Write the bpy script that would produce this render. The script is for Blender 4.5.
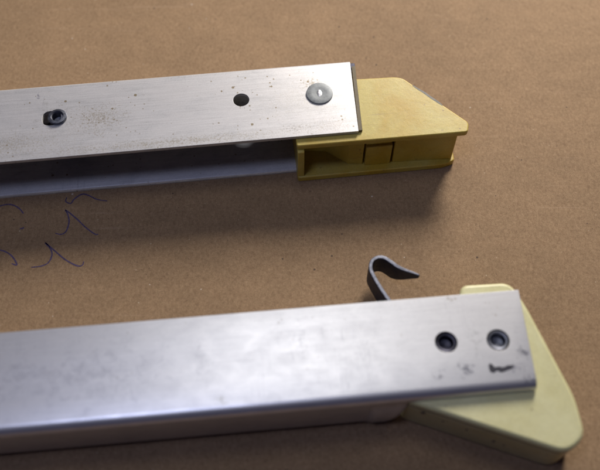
import bpy, bmesh, math, random
from mathutils import Vector, Matrix, noise
random.seed(7)
S = 0.001                                   # everything below is written in millimetres
C = bpy.context.scene.collection
sc = bpy.context.scene
for o in list(bpy.data.objects): bpy.data.objects.remove(o)

# ------------------------------------------------------------------ camera
TH = 1.05361319
CAMZ = 219.17
cam = bpy.data.cameras.new('camera'); camo = bpy.data.objects.new('camera', cam); C.objects.link(camo)
camo.location = (0, 0, CAMZ*S)
camo.rotation_euler = (math.pi/2 - TH, 0, 0)
cam.sensor_width = 36; cam.lens = 806.3/600*36
cam.clip_start = 0.01; cam.clip_end = 20
cam.dof.use_dof = True; cam.dof.focus_distance = 0.256; cam.dof.aperture_fstop = 8.5
sc.camera = camo

# ------------------------------------------------------------------ world, lamps, exposure
w = bpy.data.worlds.new('World'); sc.world = w; w.use_nodes = True
w.node_tree.nodes['Background'].inputs[0].default_value = (0.36, 0.31, 0.78, 1)
w.node_tree.nodes['Background'].inputs[1].default_value = 0.045
def area(name, loc, target, size, power, col):
    l = bpy.data.lights.new(name, 'AREA'); l.shape = 'DISK'; l.size = size*S; l.energy = power; l.color = col
    o = bpy.data.objects.new(name, l); C.objects.link(o); o.location = Vector(loc)*S
    d = Vector(target) - Vector(loc); o.rotation_euler = d.to_track_quat('-Z', 'Y').to_euler(); return o
area('room_lamp', (190, 610, 300), (0, 140, 0), 210, 5.4, (1.0, 0.93, 0.86))
area('ceiling_lamp', (-5, 275, 620), (0, 150, 0), 210, .43, (0.97, 0.97, 1.0))
area('blue_fill', (-120, 40, 560), (0, 130, 0), 130, .48, (0.6, 0.66, 1.0))  # added bluish fill for the channel floor, shoe recess and shadows
sc.view_settings.view_transform = 'Standard'; sc.view_settings.look = 'None'
sc.view_settings.exposure = 0; sc.view_settings.gamma = 1

# ------------------------------------------------------------------ materials
class NT:
    def __init__(s, name):
        s.m = bpy.data.materials.new(name); s.m.use_nodes = True; s.t = s.m.node_tree
        s.b = s.t.nodes['Principled BSDF']; s.tc = s.t.nodes.new('ShaderNodeTexCoord')
    def n(s, typ, **kw):
        x = s.t.nodes.new(typ)
        for k, v in kw.items():
            if k.startswith('i_'):
                k = k[2:].replace('_', ' ')
                x.inputs[k].default_value = v
            else: setattr(x, k, v)
        return x
    def l(s, a, b): s.t.links.new(a, b)
    def coord(s, scale=(1, 1, 1), loc=(0, 0, 0), rot=(0, 0, 0)):       # object space, in mm
        mp = s.n('ShaderNodeMapping'); mp.inputs['Scale'].default_value = tuple(1000*c for c in scale)
        mp.inputs['Location'].default_value = loc; mp.inputs['Rotation'].default_value = rot
        s.l(s.tc.outputs['Object'], mp.inputs['Vector']); return mp.outputs[0]
    def noise(s, freq, co, detail=3, rough=.5, dist=0):
        x = s.n('ShaderNodeTexNoise'); x.inputs['Scale'].default_value = freq; x.inputs['Detail'].default_value = detail
        x.inputs['Roughness'].default_value = rough; x.inputs['Distortion'].default_value = dist
        s.l(co, x.inputs['Vector']); return x.outputs['Fac']
    def ramp(s, fac, stops):
        r = s.n('ShaderNodeValToRGB'); e = r.color_ramp.elements
        while len(e) < len(stops): e.new(.5)
        for i, (p, c) in enumerate(stops):
            e[i].position = p; e[i].color = (c, c, c, 1) if isinstance(c, (int, float)) else (*c, 1)
        s.l(fac, r.inputs[0]); return r.outputs[0]
    def mix(s, fac, a, b, mode='MIX'):
        x = s.n('ShaderNodeMix', data_type='RGBA', blend_type=mode)
        for v, k in ((fac, 0), (a, 6), (b, 7)):
            if isinstance(v, (int, float)): x.inputs[k].default_value = v
            elif isinstance(v, tuple): x.inputs[k].default_value = (*v, 1)
            else: s.l(v, x.inputs[k])
        return x.outputs[2]
    def math(s, op, a, b=0):
        x = s.n('ShaderNodeMath', operation=op)
        for i, v in enumerate((a, b)):
            if isinstance(v, (int, float)): x.inputs[i].default_value = v
            else: s.l(v, x.inputs[i])
        return x.outputs[0]
    def bump(s, h, strength, dist):
        x = s.n('ShaderNodeBump'); x.inputs['Strength'].default_value = strength; x.inputs['Distance'].default_value = dist*S
        s.l(h, x.inputs['Height'])
        if s.b.inputs['Normal'].links: s.l(s.b.inputs['Normal'].links[0].from_socket, x.inputs['Normal'])
        s.l(x.outputs[0], s.b.inputs['Normal'])
    def set(s, **kw):
        for k, v in kw.items():
            i = s.b.inputs[k.replace('_', ' ')]
            if isinstance(v, (int, float)): i.default_value = v
            elif isinstance(v, tuple): i.default_value = (*v, 1)
            else: s.l(v, i)

def m_cardboard():
    g = NT('kraft_cardboard')
    big = g.noise(.018, g.coord(), 3, .55)
    mid = g.noise(.13, g.coord((.8, 1, 1), rot=(0, 0, .3)), 4, .6)
    fib = g.noise(1.1, g.coord((.85, 1, 1), rot=(0, 0, .5)), 5, .75, .6)
    fib2 = g.noise(1.3, g.coord((1, .4, 1), rot=(0, 0, .6)), 4, .7, .5)
    grain = g.noise(3.2, g.coord(), 2, .8)
    c = g.ramp(fib, [(.30, (.19, .118, .060)), (.5, (.27, .176, .092)), (.70, (.36, .240, .135))])
    c = g.mix(.35, c, g.ramp(fib2, [(.32, (.17, .10, .06)), (.68, (.36, .25, .15))]))
    c = g.mix(.55, c, g.ramp(grain, [(.3, .30), (.5, .5), (.7, .70)]), 'OVERLAY')
    c = g.mix(.22, c, g.ramp(mid, [(.35, .38), (.65, .62)]), 'OVERLAY')
    c = g.mix(.30, c, g.ramp(big, [(.35, .38), (.65, .62)]), 'OVERLAY')
    # pale and dark flecks pressed into the paper
    for fr, thr, col, off in ((.19, .035, (.62, .55, .45), 3), (.22, .045, (.05, .035, .03), 40), (.5, .05, (.10, .06, .04), 90), (.45, .05, (.5, .40, .28), 150)):
        v = g.n('ShaderNodeTexVoronoi'); v.inputs['Scale'].default_value = fr; v.inputs['Randomness'].default_value = 1
        g.l(g.coord(loc=(off, off*.7, 0)), v.inputs['Vector'])
        sep = g.n('ShaderNodeSeparateColor'); g.l(v.outputs['Color'], sep.inputs[0])
        keep = g.math('GREATER_THAN', sep.outputs[0], .62)
        size = g.math('MULTIPLY', sep.outputs[1], thr*2)
        near = g.math('LESS_THAN', v.outputs['Distance'], size)
        c = g.mix(g.math('MULTIPLY', g.math('MULTIPLY', keep, near), .75), c, col)
    for rz, th_ in ((.35, .66), (-.7, .67), (1.4, .68)):
        st = g.noise(.5, g.coord((.035, 1.3, 1), loc=(rz*11, 4, 0), rot=(0, 0, rz)), 2, .5)
        zo = g.ramp(g.noise(.03, g.coord(loc=(rz*30, 2, 0)), 2), [(.48, 0.), (.6, 1.)])
        c = g.mix(g.math('MULTIPLY', g.math('MULTIPLY', g.ramp(st, [(th_, 0.), (th_+.06, 1.)]), zo), .3), c, (.42, .30, .20))
    g.set(Base_Color=c, Roughness=.82, Specular_IOR_Level=.25)
    wv = g.n('ShaderNodeTexWave', bands_direction='Y'); wv.inputs['Scale'].default_value = .052; wv.inputs['Distortion'].default_value = 1.2
    g.l(g.coord(rot=(0, 0, -.03)), wv.inputs['Vector'])
    g.bump(wv.outputs['Fac'], .06, .2)
    g.bump(mid, .12, .25); g.bump(fib, .4, .10); g.bump(grain, .35, .05)
    return g.m

def m_alu(name, seed, stain, lo_c, mid_c, hi_c, density=0, metal=.6, rough=(.48, .40), spots=()):
    g = NT(name)
    big = g.noise(.035, g.coord(loc=(seed, 3, 1)), 4, .6)
    mot = g.noise(.22, g.coord((.6, 1, 1), loc=(seed, 9, 2)), 5, .65, .4)
    brush = g.noise(2.2, g.coord((.025, 1, 1), loc=(seed, 0, 0)), 4, .7)
    fine = g.noise(2.6, g.coord(loc=(seed, 1, 1)), 3, .75)
    c = g.ramp(mot, [(.28, lo_c), (.5, mid_c), (.72, hi_c)])
    c = g.mix(.22, c, g.ramp(fine, [(.3, .25), (.7, .75)]), 'OVERLAY')
    c = g.mix(.3, c, g.ramp(brush, [(.3, .3), (.7, .7)]), 'OVERLAY')
    # grey handling scratches across the sheet
    scr = g.noise(1.3, g.coord((1.2, .10, 1), loc=(seed, 5, 5)), 3, .7, .8)
    zone = g.ramp(g.noise(.06, g.coord(loc=(seed+20, 1, 7)), 2), [(.50, 0.), (.66, 1.)])
    c = g.mix(g.math('MULTIPLY', g.math('MULTIPLY', g.ramp(scr, [(.60, 0.), (.70, 1.)]), zone), .45), c, (.27, .27, .30))
    # brown corrosion pits
    for fr, thr, k, lo in ((.26, .085, stain, .53), (.7, .15, stain*.8, .55)):
        v = g.n('ShaderNodeTexVoronoi'); v.inputs['Scale'].default_value = fr
        g.l(g.coord(loc=(seed*3, fr*50, 0)), v.inputs['Vector'])
        sep = g.n('ShaderNodeSeparateColor'); g.l(v.outputs['Color'], sep.inputs[0])
        keep = g.math('GREATER_THAN', sep.outputs[0], .5)
        d = g.math('ADD', v.outputs['Distance'], g.math('MULTIPLY', fine, .12))
        near = g.math('LESS_THAN', d, g.math('ADD', g.math('MULTIPLY', sep.outputs[1], thr*1.6), .06))
        zn = g.ramp(g.noise(.07, g.coord(loc=(seed, 30+fr, 0)), 3), [(lo-density, 0.), (lo+.06-density, 1.)])
        c = g.mix(g.math('MULTIPLY', g.math('MULTIPLY', keep, near), g.math('MULTIPLY', zn, k)), c, (.20, .15, .07))
    for u, v, ru, rv, k, col, fr in spots:
        sb = g.n('ShaderNodeVectorMath', operation='SUBTRACT'); g.l(g.coord(), sb.inputs[0]); sb.inputs[1].default_value = (u, v, 18.5)
        ml = g.n('ShaderNodeVectorMath', operation='MULTIPLY'); g.l(sb.outputs[0], ml.inputs[0]); ml.inputs[1].default_value = (1/ru, 1/rv, .3)
        ln = g.n('ShaderNodeVectorMath', operation='LENGTH'); g.l(ml.outputs[0], ln.inputs[0])
        fall = g.ramp(ln.outputs['Value'], [(.0, 1.), (1., 0.)])
        nz = g.noise(fr, g.coord(loc=(u, v, 0)), 5, .72, .5)
        g_ = g.ramp(g.math('ADD', g.math('MULTIPLY', fall, .16), nz), [(.60, 0.), (.72, 1.)])
        c = g.mix(g.math('MULTIPLY', g.math('MULTIPLY', g_, g.ramp(fall, [(0., 0.), (.25, 1.)])), k), c, col)
    r = g.ramp(mot, [(.3, rough[0]), (.7, rough[1])])
    g.set(Base_Color=c, Metallic=metal, Roughness=r)
    g.bump(big, .1, .15); g.bump(mot, .05, .05); g.bump(brush, .4, .03); g.bump(fine, .25, .015)
    return g.m

def m_steel(name, col, rough, metal=.9, relief=.35):
    g = NT(name)
    a = g.noise(.9, g.coord(), 4, .65)
    lo = tuple(x*.75 for x in col); hi = tuple(min(1, x*1.22) for x in col)
    g.set(Base_Color=g.ramp(a, [(.32, lo), (.68, hi)]), Metallic=metal, Roughness=g.ramp(a, [(.3, rough-.1), (.7, rough+.1)]))
    g.bump(a, relief, .08); return g.m

def m_plastic(name, base, dark, stain, rough, sub):
    g = NT(name)
    a = g.noise(.06, g.coord(), 4, .6, .4)
    b = g.noise(.4, g.coord(), 5, .7)
    f = g.noise(2.5, g.coord(), 3, .7)
    c = g.mix(g.ramp(a, [(.38, 0.), (.66, 1.)]), base, dark)
    c = g.mix(.16, c, g.ramp(b, [(.3, .3), (.7, .7)]), 'OVERLAY')
    c = g.mix(.2, c, g.ramp(f, [(.3, .2), (.7, .8)]), 'OVERLAY')
    for rz, k in ((.5, .35), (-.9, .25)):
        sc_ = g.noise(.9, g.coord((.06, 1.6, 1), loc=(rz*9, 0, 0), rot=(0, 0, rz)), 3, .6)
        zo = g.ramp(g.noise(.09, g.coord(loc=(rz*30, 2, 0)), 2), [(.45, 0.), (.6, 1.)])
        c = g.mix(g.math('MULTIPLY', g.math('MULTIPLY', g.ramp(sc_, [(.63, 0.), (.68, 1.)]), zo), k), c, stain)
    v = g.n('ShaderNodeTexVoronoi'); v.inputs['Scale'].default_value = .28
    g.l(g.coord(loc=(4, 8, 1)), v.inputs['Vector'])
    sep = g.n('ShaderNodeSeparateColor'); g.l(v.outputs['Color'], sep.inputs[0])
    near = g.math('LESS_THAN', g.math('ADD', v.outputs['Distance'], g.math('MULTIPLY', f, .1)), g.math('MULTIPLY', sep.outputs[1], .17))
    c = g.mix(g.math('MULTIPLY', near, .6), c, stain)
    g.set(Base_Color=c, Roughness=rough, Subsurface_Weight=sub, Subsurface_Scale=.0015)
    g.b.inputs['Subsurface Radius'].default_value = (1, .8, .4)
    g.bump(b, .4, .12); g.bump(f, .25, .02); return g.m

def m_ink(name, col):
    g = NT(name); a = g.noise(1.5, g.coord(), 3, .7)
    g.set(Base_Color=g.ramp(a, [(.35, col), (.75, tuple(x*2.2+.02 for x in col))]), Roughness=.6); return g.m

CARD = m_cardboard()
ALU_A = m_alu('spotted_aluminium', 11, .85, (.46, .46, .465), (.55, .545, .545), (.62, .61, .605), .11, .45, (.5, .42),
    [(-80.6, 24, .9, 2.6, .75, (.10, .10, .16), .5), (-1, 3.2, 6, 2.6, .6, (.22, .20, .17), 2.2), (-62, 13.5, 13, 9, .6, (.26, .21, .12), 1.9), (-40, 2, 60, 2.8, .6, (.25, .20, .11), 2.4),
     (6, 20.5, 6, 3.5, .65, (.25, .21, .12), 1.1), (-76, 16, 9, 8, .35, (.25, .23, .20), .6), (10, 3, 14, 5, .4, (.3, .26, .2), 2.2), (-90, 6, 30, 7, .5, (.30, .25, .15), 2.2), (2, 14, 26, 14, .3, (.35, .33, .25), 2.6)])
ALU_B = m_alu('worn_aluminium', 47, .25, (.62, .62, .625), (.70, .70, .70), (.77, .765, .76), 0, .72, (.38, .33),
    [(44, 6.5, 3.5, 3.2, .8, (.10, .10, .14), 1.0), (37, 5.5, 3, 2.6, .6, (.16, .15, .18), 1.1), (60, 10, 2.6, 3.2, .8, (.10, .10, .14), .9), (60.5, 2.5, 3, 2.2, .7, (.12, .12, .16), .8),
     (50, 23, 14, 2, .18, (.4, .4, .42), 2.2), (48, 14.5, 3, 8, .35, (.3, .3, .3), .6), (2, 18, 2.5, 10, .35, (.35, .35, .37), .7), (-24, 14, 3, 12, .3, (.38, .38, .4), .6), (18, 12, 8, 12, .25, (.4, .4, .42), .8), (-60, 14, 40, 14, .3, (.36, .36, .39), .35), (-20, 4, 2.5, 3, .5, (.3, .28, .22), .8),
     (57, 6, 5, 2, .6, (.12, .12, .18), 1.6), (44, 27, 2.5, 1.2, .7, (.25, .2, .12), 1.2)])
STEEL = m_steel('dull_grey_steel', (.20, .215, .22), .55, .4)
STEEL_D = m_steel('dark_rivet_steel', (.055, .055, .075), .45)
STEEL_M = m_steel('mid_rivet_steel', (.15, .16, .19), .45)
GREY = m_steel('matte_grey_burr', (.26, .25, .22), .8, 0)
STEEL_H = m_steel('blued_spring_steel', (.010, .013, .035), .6, .1, .05)
EDGE = m_steel('lit_edge_steel', (.22, .23, .27), .42, .85, .02)  # paler hook steel, edge glint put into its colour
BRIGHT = m_steel('bright_rivet_core', (.8, .8, .82), .35)
YEL = m_plastic('amber_nylon', (.50, .405, .10), (.46, .31, .03), (.24, .15, .05), .42, .35)
PALE = m_plastic('pale_nylon', (.62, .60, .34), (.56, .53, .27), (.26, .22, .12), .45, .2)
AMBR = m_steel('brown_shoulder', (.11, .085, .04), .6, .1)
INK = m_ink('purple_ink', (.045, .028, .075))
BLACK = m_ink('black_smear', (.005, .005, .014))

# ------------------------------------------------------------------ helpers
def link(name, bm, mat, parent=None, smooth=True, bevel=0, seg=2):
    bmesh.ops.recalc_face_normals(bm, faces=bm.faces)
    me = bpy.data.meshes.new(name); bm.to_mesh(me); bm.free()
    me.transform(Matrix.Scale(S, 4)); me.materials.append(mat)
    o = bpy.data.objects.new(name, me); C.objects.link(o)
    if parent: o.parent = parent
    if bevel:
        b = o.modifiers.new('bevel', 'BEVEL'); b.width = bevel*S; b.segments = seg; b.limit_method = 'ANGLE'
        b.angle_limit = math.radians(32); b.harden_normals = False
    if smooth:
        me.polygons.foreach_set('use_smooth', [True]*len(me.polygons)); 
        me.set_sharp_from_angle(angle=math.radians(35))
    return o

def prism(pts, z0, z1, bm=None, dz=None):
    bm = bm or bmesh.new()
    lo = [bm.verts.new((x, y, z0)) for x, y in pts]; hi = [bm.verts.new((x, y, z1)) for x, y in pts]
    bm.faces.new(lo[::-1]); bm.faces.new(hi); n = len(pts)
    for i in range(n): bm.faces.new((lo[i], lo[(i+1) % n], hi[(i+1) % n], hi[i]))
    return bm

def rounded(pts, rad, k=5):
    """polygon corners cut to arcs; rad is one number or one per corner"""
    out = []; n = len(pts)
    for i in range(n):
        r = rad if isinstance(rad, (int, float)) else rad[i]
        p = Vector(pts[i]); a = Vector(pts[i-1])-p; b = Vector(pts[(i+1) % n])-p
        if r <= 0: out.append(tuple(p)); continue
        r = min(r, a.length*.45, b.length*.45)
        s = p + a.normalized()*r; e = p + b.normalized()*r
        for j in range(k+1):
            t = j/k; out.append(tuple((1-t)**2*s + 2*t*(1-t)*p + t*t*e))
    return out

def lathe(profile, u, v, seg=40, wob=0):
    bm = bmesh.new(); rings = []
    for r, z in profile:
        rings.append([bm.verts.new((u+(r*(1+wob*noise.noise((math.cos(6.283*i/seg)*1.5, math.sin(6.283*i/seg)*1.5, z)))) * math.cos(6.2832*i/seg),
                                    v+r*math.sin(6.2832*i/seg), z)) for i in range(seg)])
    for a, b in zip(rings, rings[1:]):
        for i in range(seg): bm.faces.new((a[i], a[(i+1) % seg], b[(i+1) % seg], b[i]))
    bm.faces.new(rings[0][::-1]); bm.faces.new(rings[-1]); return bm

def catmull(p, k=8):
    q = [p[0]]+list(p)+[p[-1]]; out = []
    for i in range(1, len(q)-2):
        a, b, c, d = (Vector(x) for x in q[i-1:i+3])
        for j in range(k):
            t = j/k; out.append(.5*((2*b)+(c-a)*t+(2*a-5*b+4*c-d)*t*t+(3*b-3*c+d-a)*t**3))
    out.append(Vector(p[-1])); return out

def ribbon(pts, wd, z0, z1, taper=.35, k=8):
    """pen stroke lying on a surface, width wd"""
    P = catmull([Vector((*p, 0)) for p in pts], k); bm = bmesh.new(); L = []; n = len(P)
    for i, p in enumerate(P):
        t = (P[min(i+1, n-1)]-P[max(i-1, 0)]).normalized(); s = Vector((-t.y, t.x, 0))
        ww = wd*.5*(1-taper*abs(2*i/(n-1)-1)**3)*(1+.3*noise.noise((i*.35, p.x, p.y)))
        L.append([bm.verts.new((p.x+s.x*ww*a, p.y+s.y*ww*a, z)) for a, z in ((-1, z0), (1, z0), (1, z1), (-1, z1))])
    for a, b in zip(L, L[1:]):
        for i in range(4): bm.faces.new((a[i], a[(i+1) % 4], b[(i+1) % 4], b[i]))
    bm.faces.new(L[0][::-1]); bm.faces.new(L[-1]); return bm

def cut(o, cutters):
    for bm in cutters:
        c = link('cutter', bm, CARD, smooth=False); c.parent = o.parent
        m = o.modifiers.new('cut', 'BOOLEAN'); m.operation = 'DIFFERENCE'; m.object = c; m.solver = 'EXACT'
    bpy.context.view_layer.update()
    dg = bpy.context.evaluated_depsgraph_get()
    me = bpy.data.meshes.new_from_object(o.evaluated_get(dg)); cs = [m.object for m in o.modifiers if m.type == 'BOOLEAN']
    o.modifiers.clear(); o.data = me
    for c in cs: bpy.data.objects.remove(c)
    me.polygons.foreach_set('use_smooth', [True]*len(me.polygons)); me.set_sharp_from_angle(angle=math.radians(30))
    b = o.modifiers.new('bevel', 'BEVEL'); b.width = .06*S; b.segments = 2; b.limit_method = 'ANGLE'; b.angle_limit = math.radians(40); b.harden_normals = True

def thing(name, label, cat, y, rot, group=None):
    o = bpy.data.objects.new(name, None); C.objects.link(o); o.location = (0, y*S, 0); o.rotation_euler = (0, 0, rot)
    o.empty_display_size = .02; o['label'] = label; o['category'] = cat
    if group: o['group'] = group
    return o

H = 18.56; W = 28.0
def channel_bm(t, r, web_back, u0, uf, ub, W=28.0):
    """C section in (v,z): web at the back (v=W) or at the front (v=0), extruded along u; end skewed from uf (v=0) to ub (v=W)"""
    sec = [(0, H)]; lip = -.7 if web_back else 0
    def arc(cx, cz, rr, a0, a1, k=6): return [(cx+rr*math.cos(a0+(a1-a0)*i/k), cz+rr*math.sin(a0+(a1-a0)*i/k)) for i in range(k+1)]
    q = math.pi/2; ri = max(r-t, .3)
    sec += arc(W-r, H-r, r, q, 0)+arc(W-r, r, r, 0, -q)+([(lip, 0), (lip, t*.4), (lip+.15, t*.72), (lip+.4, t*.92), (lip+.8, t)] if web_back else [(lip, 0), (lip, t)])
    sec += arc(W-t-ri, t+ri, ri, -q, 0)+arc(W-t-ri, H-t-ri, ri, 0, q)+[(0, H-t)]
    if not web_back: sec = [(W-v, z) for v, z in sec]
    bm = bmesh.new(); A = []; B = []
    for v, z in sec:
        A.append(bm.verts.new((u0, v, z))); B.append(bm.verts.new((uf+(ub-uf)*v/W, v, z)))
    n = len(sec); bm.faces.new(A[::-1]); bm.faces.new(B)
    for i in range(n): bm.faces.new((A[i], A[(i+1) % n], B[(i+1) % n], B[i]))
    bmesh.ops.recalc_face_normals(bm, faces=bm.faces)
    return bm

# ------------------------------------------------------------------ setting: the cardboard, with its pen strokes
bm = bmesh.new()
bmesh.ops.create_grid(bm, x_segments=60, y_segments=60, size=450)
for v in bm.verts: v.co.y += 150; v.co.z = -.004
geo = bmesh.ops.extrude_face_region(bm, geom=bm.faces[:])
for v in [g for g in geo['geom'] if isinstance(g, bmesh.types.BMVert)]: v.co.z = -5
card = link('cardboard', bm, CARD); card['kind'] = 'structure'
strokes = [[(-97.5, 134.6), (-94.2, 135.8), (-91.8, 135.7), (-89.5, 134.4), (-87.8, 132.5)],
           [(-88.0, 127.0), (-87.4, 127.0), (-86.7, 127.4)],
           [(-95, 119.8), (-91.2, 118.8), (-88.6, 117.0), (-86.7, 114.2), (-88.4, 114.6)],
           [(-74.9, 138.6), (-75.0, 137.0), (-73.3, 136.3), (-72.5, 137.8), (-70.3, 139.7), (-68.2, 139.4), (-65.1, 137.8), (-61.8, 137.2)],
           [(-76.6, 125.3), (-74.7, 124.9), (-73.3, 126.1), (-72.9, 129.4), (-73.7, 132.2), (-74.6, 133.8), (-70.7, 130.6), (-67.5, 127.5), (-64.2, 125.0), (-63.1, 125.0)],
           [(-82.2, 113.3), (-79.3, 113.7), (-77.3, 114.8), (-76.5, 117.2), (-77.1, 119.5), (-79.2, 121.9), (-75.8, 119.0), (-72.2, 116.0), (-68.4, 113.9), (-66.7, 114.0), (-66.4, 115.3)]]
for s_ in strokes: link('pen_stroke', ribbon(s_, .46, .005, .04), INK, card)

# ------------------------------------------------------------------ upper bar
A0 = 0.106509
up = thing('channel_bar', 'upper aluminium channel bar with open dark side and amber yellow plastic end', 'metal bar', 149.09, A0)
T = 1.2
ch = link('channel', channel_bm(T, 1.3, True, -230, 18.2, 19.4, 28.8), ALU_A, up)
slot = rounded([(-79.2, 12.4), (-73.4, 12.3), (-73.4, 17.9), (-79.2, 18.0)], 2.4)
cut(ch, [prism(slot, H-4, H+4), lathe([(2.55, H-4), (2.55, H+4)], -17.0, 16.1)])
# rivet standing in the slot; its hidden wide flange is added to block light
rv = lathe([(2.75, .9), (2.75, H-8), (6.6, H-8), (6.6, H-7.5), (2.75, H-7.5), (2.75, H-.2), (2.9, H+.02), (3.0, H+.5), (2.75, H+.85), (2.0, H+.95), (1.7, H+.6), (1.55, H-1.6), (.01, H-1.9)], -74.4, 15.1)
link('rivet', rv, STEEL_M, up)['label'] = 'dark hollow rivet sitting in the slot'
rv = lathe([(4.0, H-.02), (4.25, H+.08), (4.2, H+.38), (3.9, H+.5), (2.2, H+.42), (1.2, H+.36), (.01, H+.34)], 7.9, 15.9, wob=.04)
tube = bmesh.new(); rr = [(2.6, H-T-.02), (3.0, H-T-.02), (3.0, H-6.5), (2.6, H-6.5)]; R_ = []
for i in range(32): R_.append([tube.verts.new((-17+a*math.cos(i*math.pi/16), 16.1+a*math.sin(i*math.pi/16), z)) for a, z in rr])
for i in range(32):
    for j in range(4): tube.faces.new((R_[i][j], R_[(i+1) % 32][j], R_[(i+1) % 32][(j+1) % 4], R_[i][(j+1) % 4]))
link('light_baffle', tube, GREY, up)  # added tube under the hole, keeps the low lamp from shining through
rw = link('rivet', rv, STEEL, up); rw['label'] = 'flat grey rivet head near the bar end'
bm = lathe([(1.0, H+.2), (1.0, H+.4), (.8, H+.47), (.01, H+.48)], 7.9, 15.9, wob=.25)
for v in bm.verts: v.co.x = 7.9+(v.co.x-7.9)*.75; v.co.y = 15.9+(v.co.y-15.9)*1.35
link('rivet_core', bm, BRIGHT, rw)

# amber shoe
zt = H-T-.05
shoe = link('end_shoe', prism(rounded([(-1.3, -2.7), (52.2, -2.9), (53.2, .6), (35.6, 20.6), (33.0, 21.3), (-1.3, 22.5)], [.8, 1.0, 1.2, 1.5, 2, .5]), zt-2.1, zt), YEL, up, bevel=.5, seg=3)
shoe['label'] = 'amber yellow plastic end shoe with angled tip'
link('base_plate', prism(rounded([(-1.2, -4.4), (46.5, -4.2), (50.4, -3.0), (50.6, .4), (34.4, 19), (-1.2, 22)], [1.0, 2, .8, .8, 2, .5]), .0, 2.3), YEL, shoe, bevel=.5, seg=3)
wall = bmesh.new()
prism([(-1.15, -3.9), (1.0, -3.9), (1.0, 21.5), (-1.15, 21.5)], 2.1, zt-2, wall)        # left post
prism([(1.0, 6.0), (9, 5.0), (15.5, -.6), (20.3, -1.3), (20.3, 12), (1.0, 12)], 2.1, zt-2, wall)               # deep back wall
link('frame_wall', wall, YEL, shoe, bevel=.3)
wall = prism([(30.0, -1.5), (38, -1.8), (45, -2.1), (49.4, -2.4), (50.1, .2), (34.4, 17.5), (30, 17.5)], 2.1, zt-2)
link('tip_wall', wall, YEL, shoe, bevel=.3)
wall = prism([(20.9, -1.9), (29.3, -1.9), (29.3, 9), (20.9, 9)], 2.1, zt-5.2)
prism([(20.9, -.9), (29.3, -.9), (29.3, 9), (20.9, 9)], zt-5.3, zt-2, wall)
link('snap_tab', wall, YEL, shoe, bevel=.35)
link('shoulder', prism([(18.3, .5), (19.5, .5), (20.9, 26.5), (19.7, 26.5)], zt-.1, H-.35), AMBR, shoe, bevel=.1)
link('web_corner', prism([(19.2, 24.6), (20.9, 24.4), (21.0, 28.2), (19.3, 28.4)], 1.0, H-.9), STEEL_D, up, bevel=.2)
# rough grey scuff along the slanted edge of the shoe
link('edge_scuff', ribbon([(38.3, 17.2), (40, 15.3), (41.6, 13.7), (43.3, 11.6), (45.2, 9.5), (46.3, 8.1)], .7, zt-.35, zt+.03, .7, k=14), GREY, shoe)

# ------------------------------------------------------------------ lower bar
A1 = 0.0907963
lo = thing('channel_bar', 'lower aluminium channel bar, solid side facing front, with pale cream plastic end and hook', 'metal bar', 63.16, A1)
ch = link('channel', channel_bm(T, 2.7, False, -230, 61.8, 63.0), ALU_B, lo)
cut(ch, [prism([(18.5, -3), (90, -3), (90, 5), (18.5, 5)], 1.25, H-2.6), prism([(26, -3), (90, -3), (90, 31), (26, 31)], -3, 3),
         lathe([(3.0, H-4), (3.0, H+4)], 40.4, 14.6), lathe([(3.05, H-4), (3.05, H+4)], 54.3, 13.9)])
# crimped tab where the web ends
bm = bmesh.new(); G = []
for i in range(17):
    u = 16.2+i/16*12.5; row = []
    for j in range(13):
        f = j/12; zlo = .1+max(0, (u-23.5)/5.2)**1.5*9; z = zlo+(H-2.2-zlo)*f
        b = max(0, min(1, (u-17.2)/3)); b = b*b*(3-2*b)
        out = 1.5*b*math.sin(math.pi*min(1, f*.95+.12)) - .2 + 1.0*max(0, (u-25.5)/3.2)**2*-1.3
        row.append(bm.verts.new((u, .35-out, z)))
    G.append(row)
for a, b in zip(G, G[1:]):
    for j in range(12): bm.faces.new((a[j], b[j], b[j+1], a[j+1]))
t_ = link('crimped_tab', bm, ALU_B, lo); s_ = t_.modifiers.new('thick', 'SOLIDIFY'); s_.thickness = 1.0*S; s_.offset = -1
t_['label'] = 'bulged crimped tab at the end of the bar side'
for (u, v, dz, dp, mt) in ((40.4, 14.6, .30, 1.9, STEEL_D), (54.3, 13.9, .15, 1.7, STEEL_M)):
    link('rivet', lathe([(2.7, .6), (2.75, H-.6-dz), (2.8, H-.25-dz), (2.5, H-.05-dz), (2.1, H-.15-dz), (1.8, H-.8-dz), (1.6, H-dp-dz), (.01, H-dp-dz-.3)], u, v), mt, lo)['label'] = \
        'dark hollow rivet further from the end' if dz > .2 else 'grey hollow rivet nearest the end'
bm = bmesh.new()
SM = [(50.5, 7.7), (51.3, 7.3), (51.8, 6.4), (52.9, 6.6), (53.9, 6.2), (55.4, 6.7), (57.0, 6.5), (56.4, 5.7), (54.5, 5.1), (53.1, 4.8), (52.2, 5.5), (51.2, 4.8), (50.3, 5.3), (50.2, 6.5)]
link('ink_mark', prism(rounded(SM, .3, 2), H+.004, H+.03), BLACK, lo)

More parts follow.
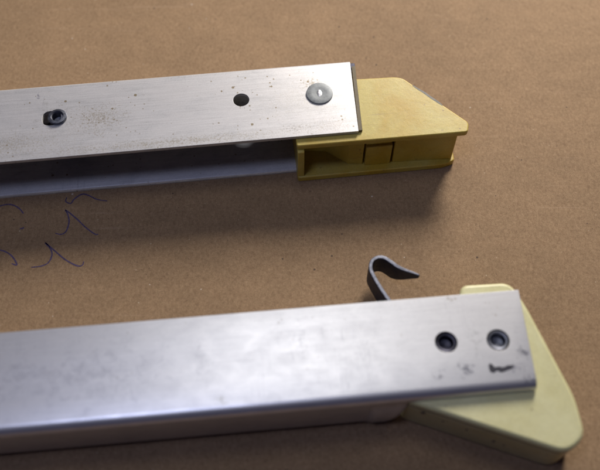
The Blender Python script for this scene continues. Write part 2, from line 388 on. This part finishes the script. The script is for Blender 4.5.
# pale shoe
zt = H-2.75
out = rounded([(28.0, .2), (66.0, -16.8), (71.9, -13.0), (71.8, -2.5), (65.0, 24.6), (62.2, 31.9), (48.4, 32.2), (47.0, 28.4), (26, 6)], [1, 4, 4, 3, 6, 3, 2.2, 3, 2])
shoe = link('end_shoe', prism(out, zt-2.4, zt), PALE, lo, bevel=1.0, seg=3); shoe['label'] = 'pale cream plastic end shoe turned aslant past the bar'
def inset(pts, d):
    c = [Vector(p) for p in pts]; n = len(c); o = []
    for i in range(n):
        t = (c[(i+1) % n]-c[i-1]).normalized(); nn = Vector((t.y, -t.x)); o.append(tuple(c[i]-nn*d))
    return o
sg = -1 if sum(a[0]*b[1]-a[1]*b[0] for a, b in zip(out, out[1:]+out[:1])) < 0 else 1
link('side_wall', prism(inset(out, sg*1.0), 9.0, zt-2.3), PALE, shoe)
link('base_plate', prism(inset(out, sg*.25), .02, zt-3.3), PALE, shoe, bevel=.8, seg=3)
# dirt spots pressed into the side wall
bm = bmesh.new()
for u, z, r in ((33, 11, .9), (38, 9, .5), (44, 8.5, .55), (51, 6.5, .7), (53.5, 6.0, .5)):
    v = .2-(u-28)*17/38+.35
    bmesh.ops.create_icosphere(bm, subdivisions=2, radius=r, matrix=Matrix.Translation((u, v+.05, z)) @ Matrix.Diagonal((1.4, .25, .7, 1)))
link('dirt_spot', bm, BLACK, shoe)

# spring steel hook coming out of the open rear side
P = [(31.5, 22), (29.8, 27.5), (27.9, 31.6), (26.3, 35.2), (25.0, 38.6), (24.3, 41.4), (24.9, 43.8), (26.6, 45.0), (28.6, 44.8), (30.4, 43.3), (32.0, 41.7), (34.0, 40.5), (36.2, 39.5), (38.2, 38.5)]
Q = catmull([Vector((*p, 0)) for p in P], 7); bm = bmesh.new(); L = []; n = len(Q)
for i, p in enumerate(Q):
    t = (Q[min(i+1, n-1)]-Q[max(i-1, 0)]).normalized(); s = Vector((-t.y, t.x, 0)); f = i/(n-1)
    z1 = 12.0-.8*max(0, f-.75)/.25; z0 = 3.6+6.2*max(0, (f-.72)/.28)**1.3
    wd = .56*(1-.45*max(0, (f-.8)/.2))
    L.append([bm.verts.new((p.x+s.x*wd*a, p.y+s.y*wd*a, z)) for a, z in ((-1, z0), (1, z0), (1, z1), (-1, z1))])
for a, b in zip(L, L[1:]):
    for i in range(4): bm.faces.new((a[i], a[(i+1) % 4], b[(i+1) % 4], b[i]))
bm.faces.new(L[0][::-1]); bm.faces.new(L[-1])
hk = link('hook', bm, STEEL_H, lo, bevel=.2); hk.data.materials.append(EDGE)
for f in hk.data.polygons:
    if f.normal.z > .6: f.material_index = 1  # upward faces paler: light on the top edge painted in
hk['label'] = 'curled dark steel hook with a pointed tip'
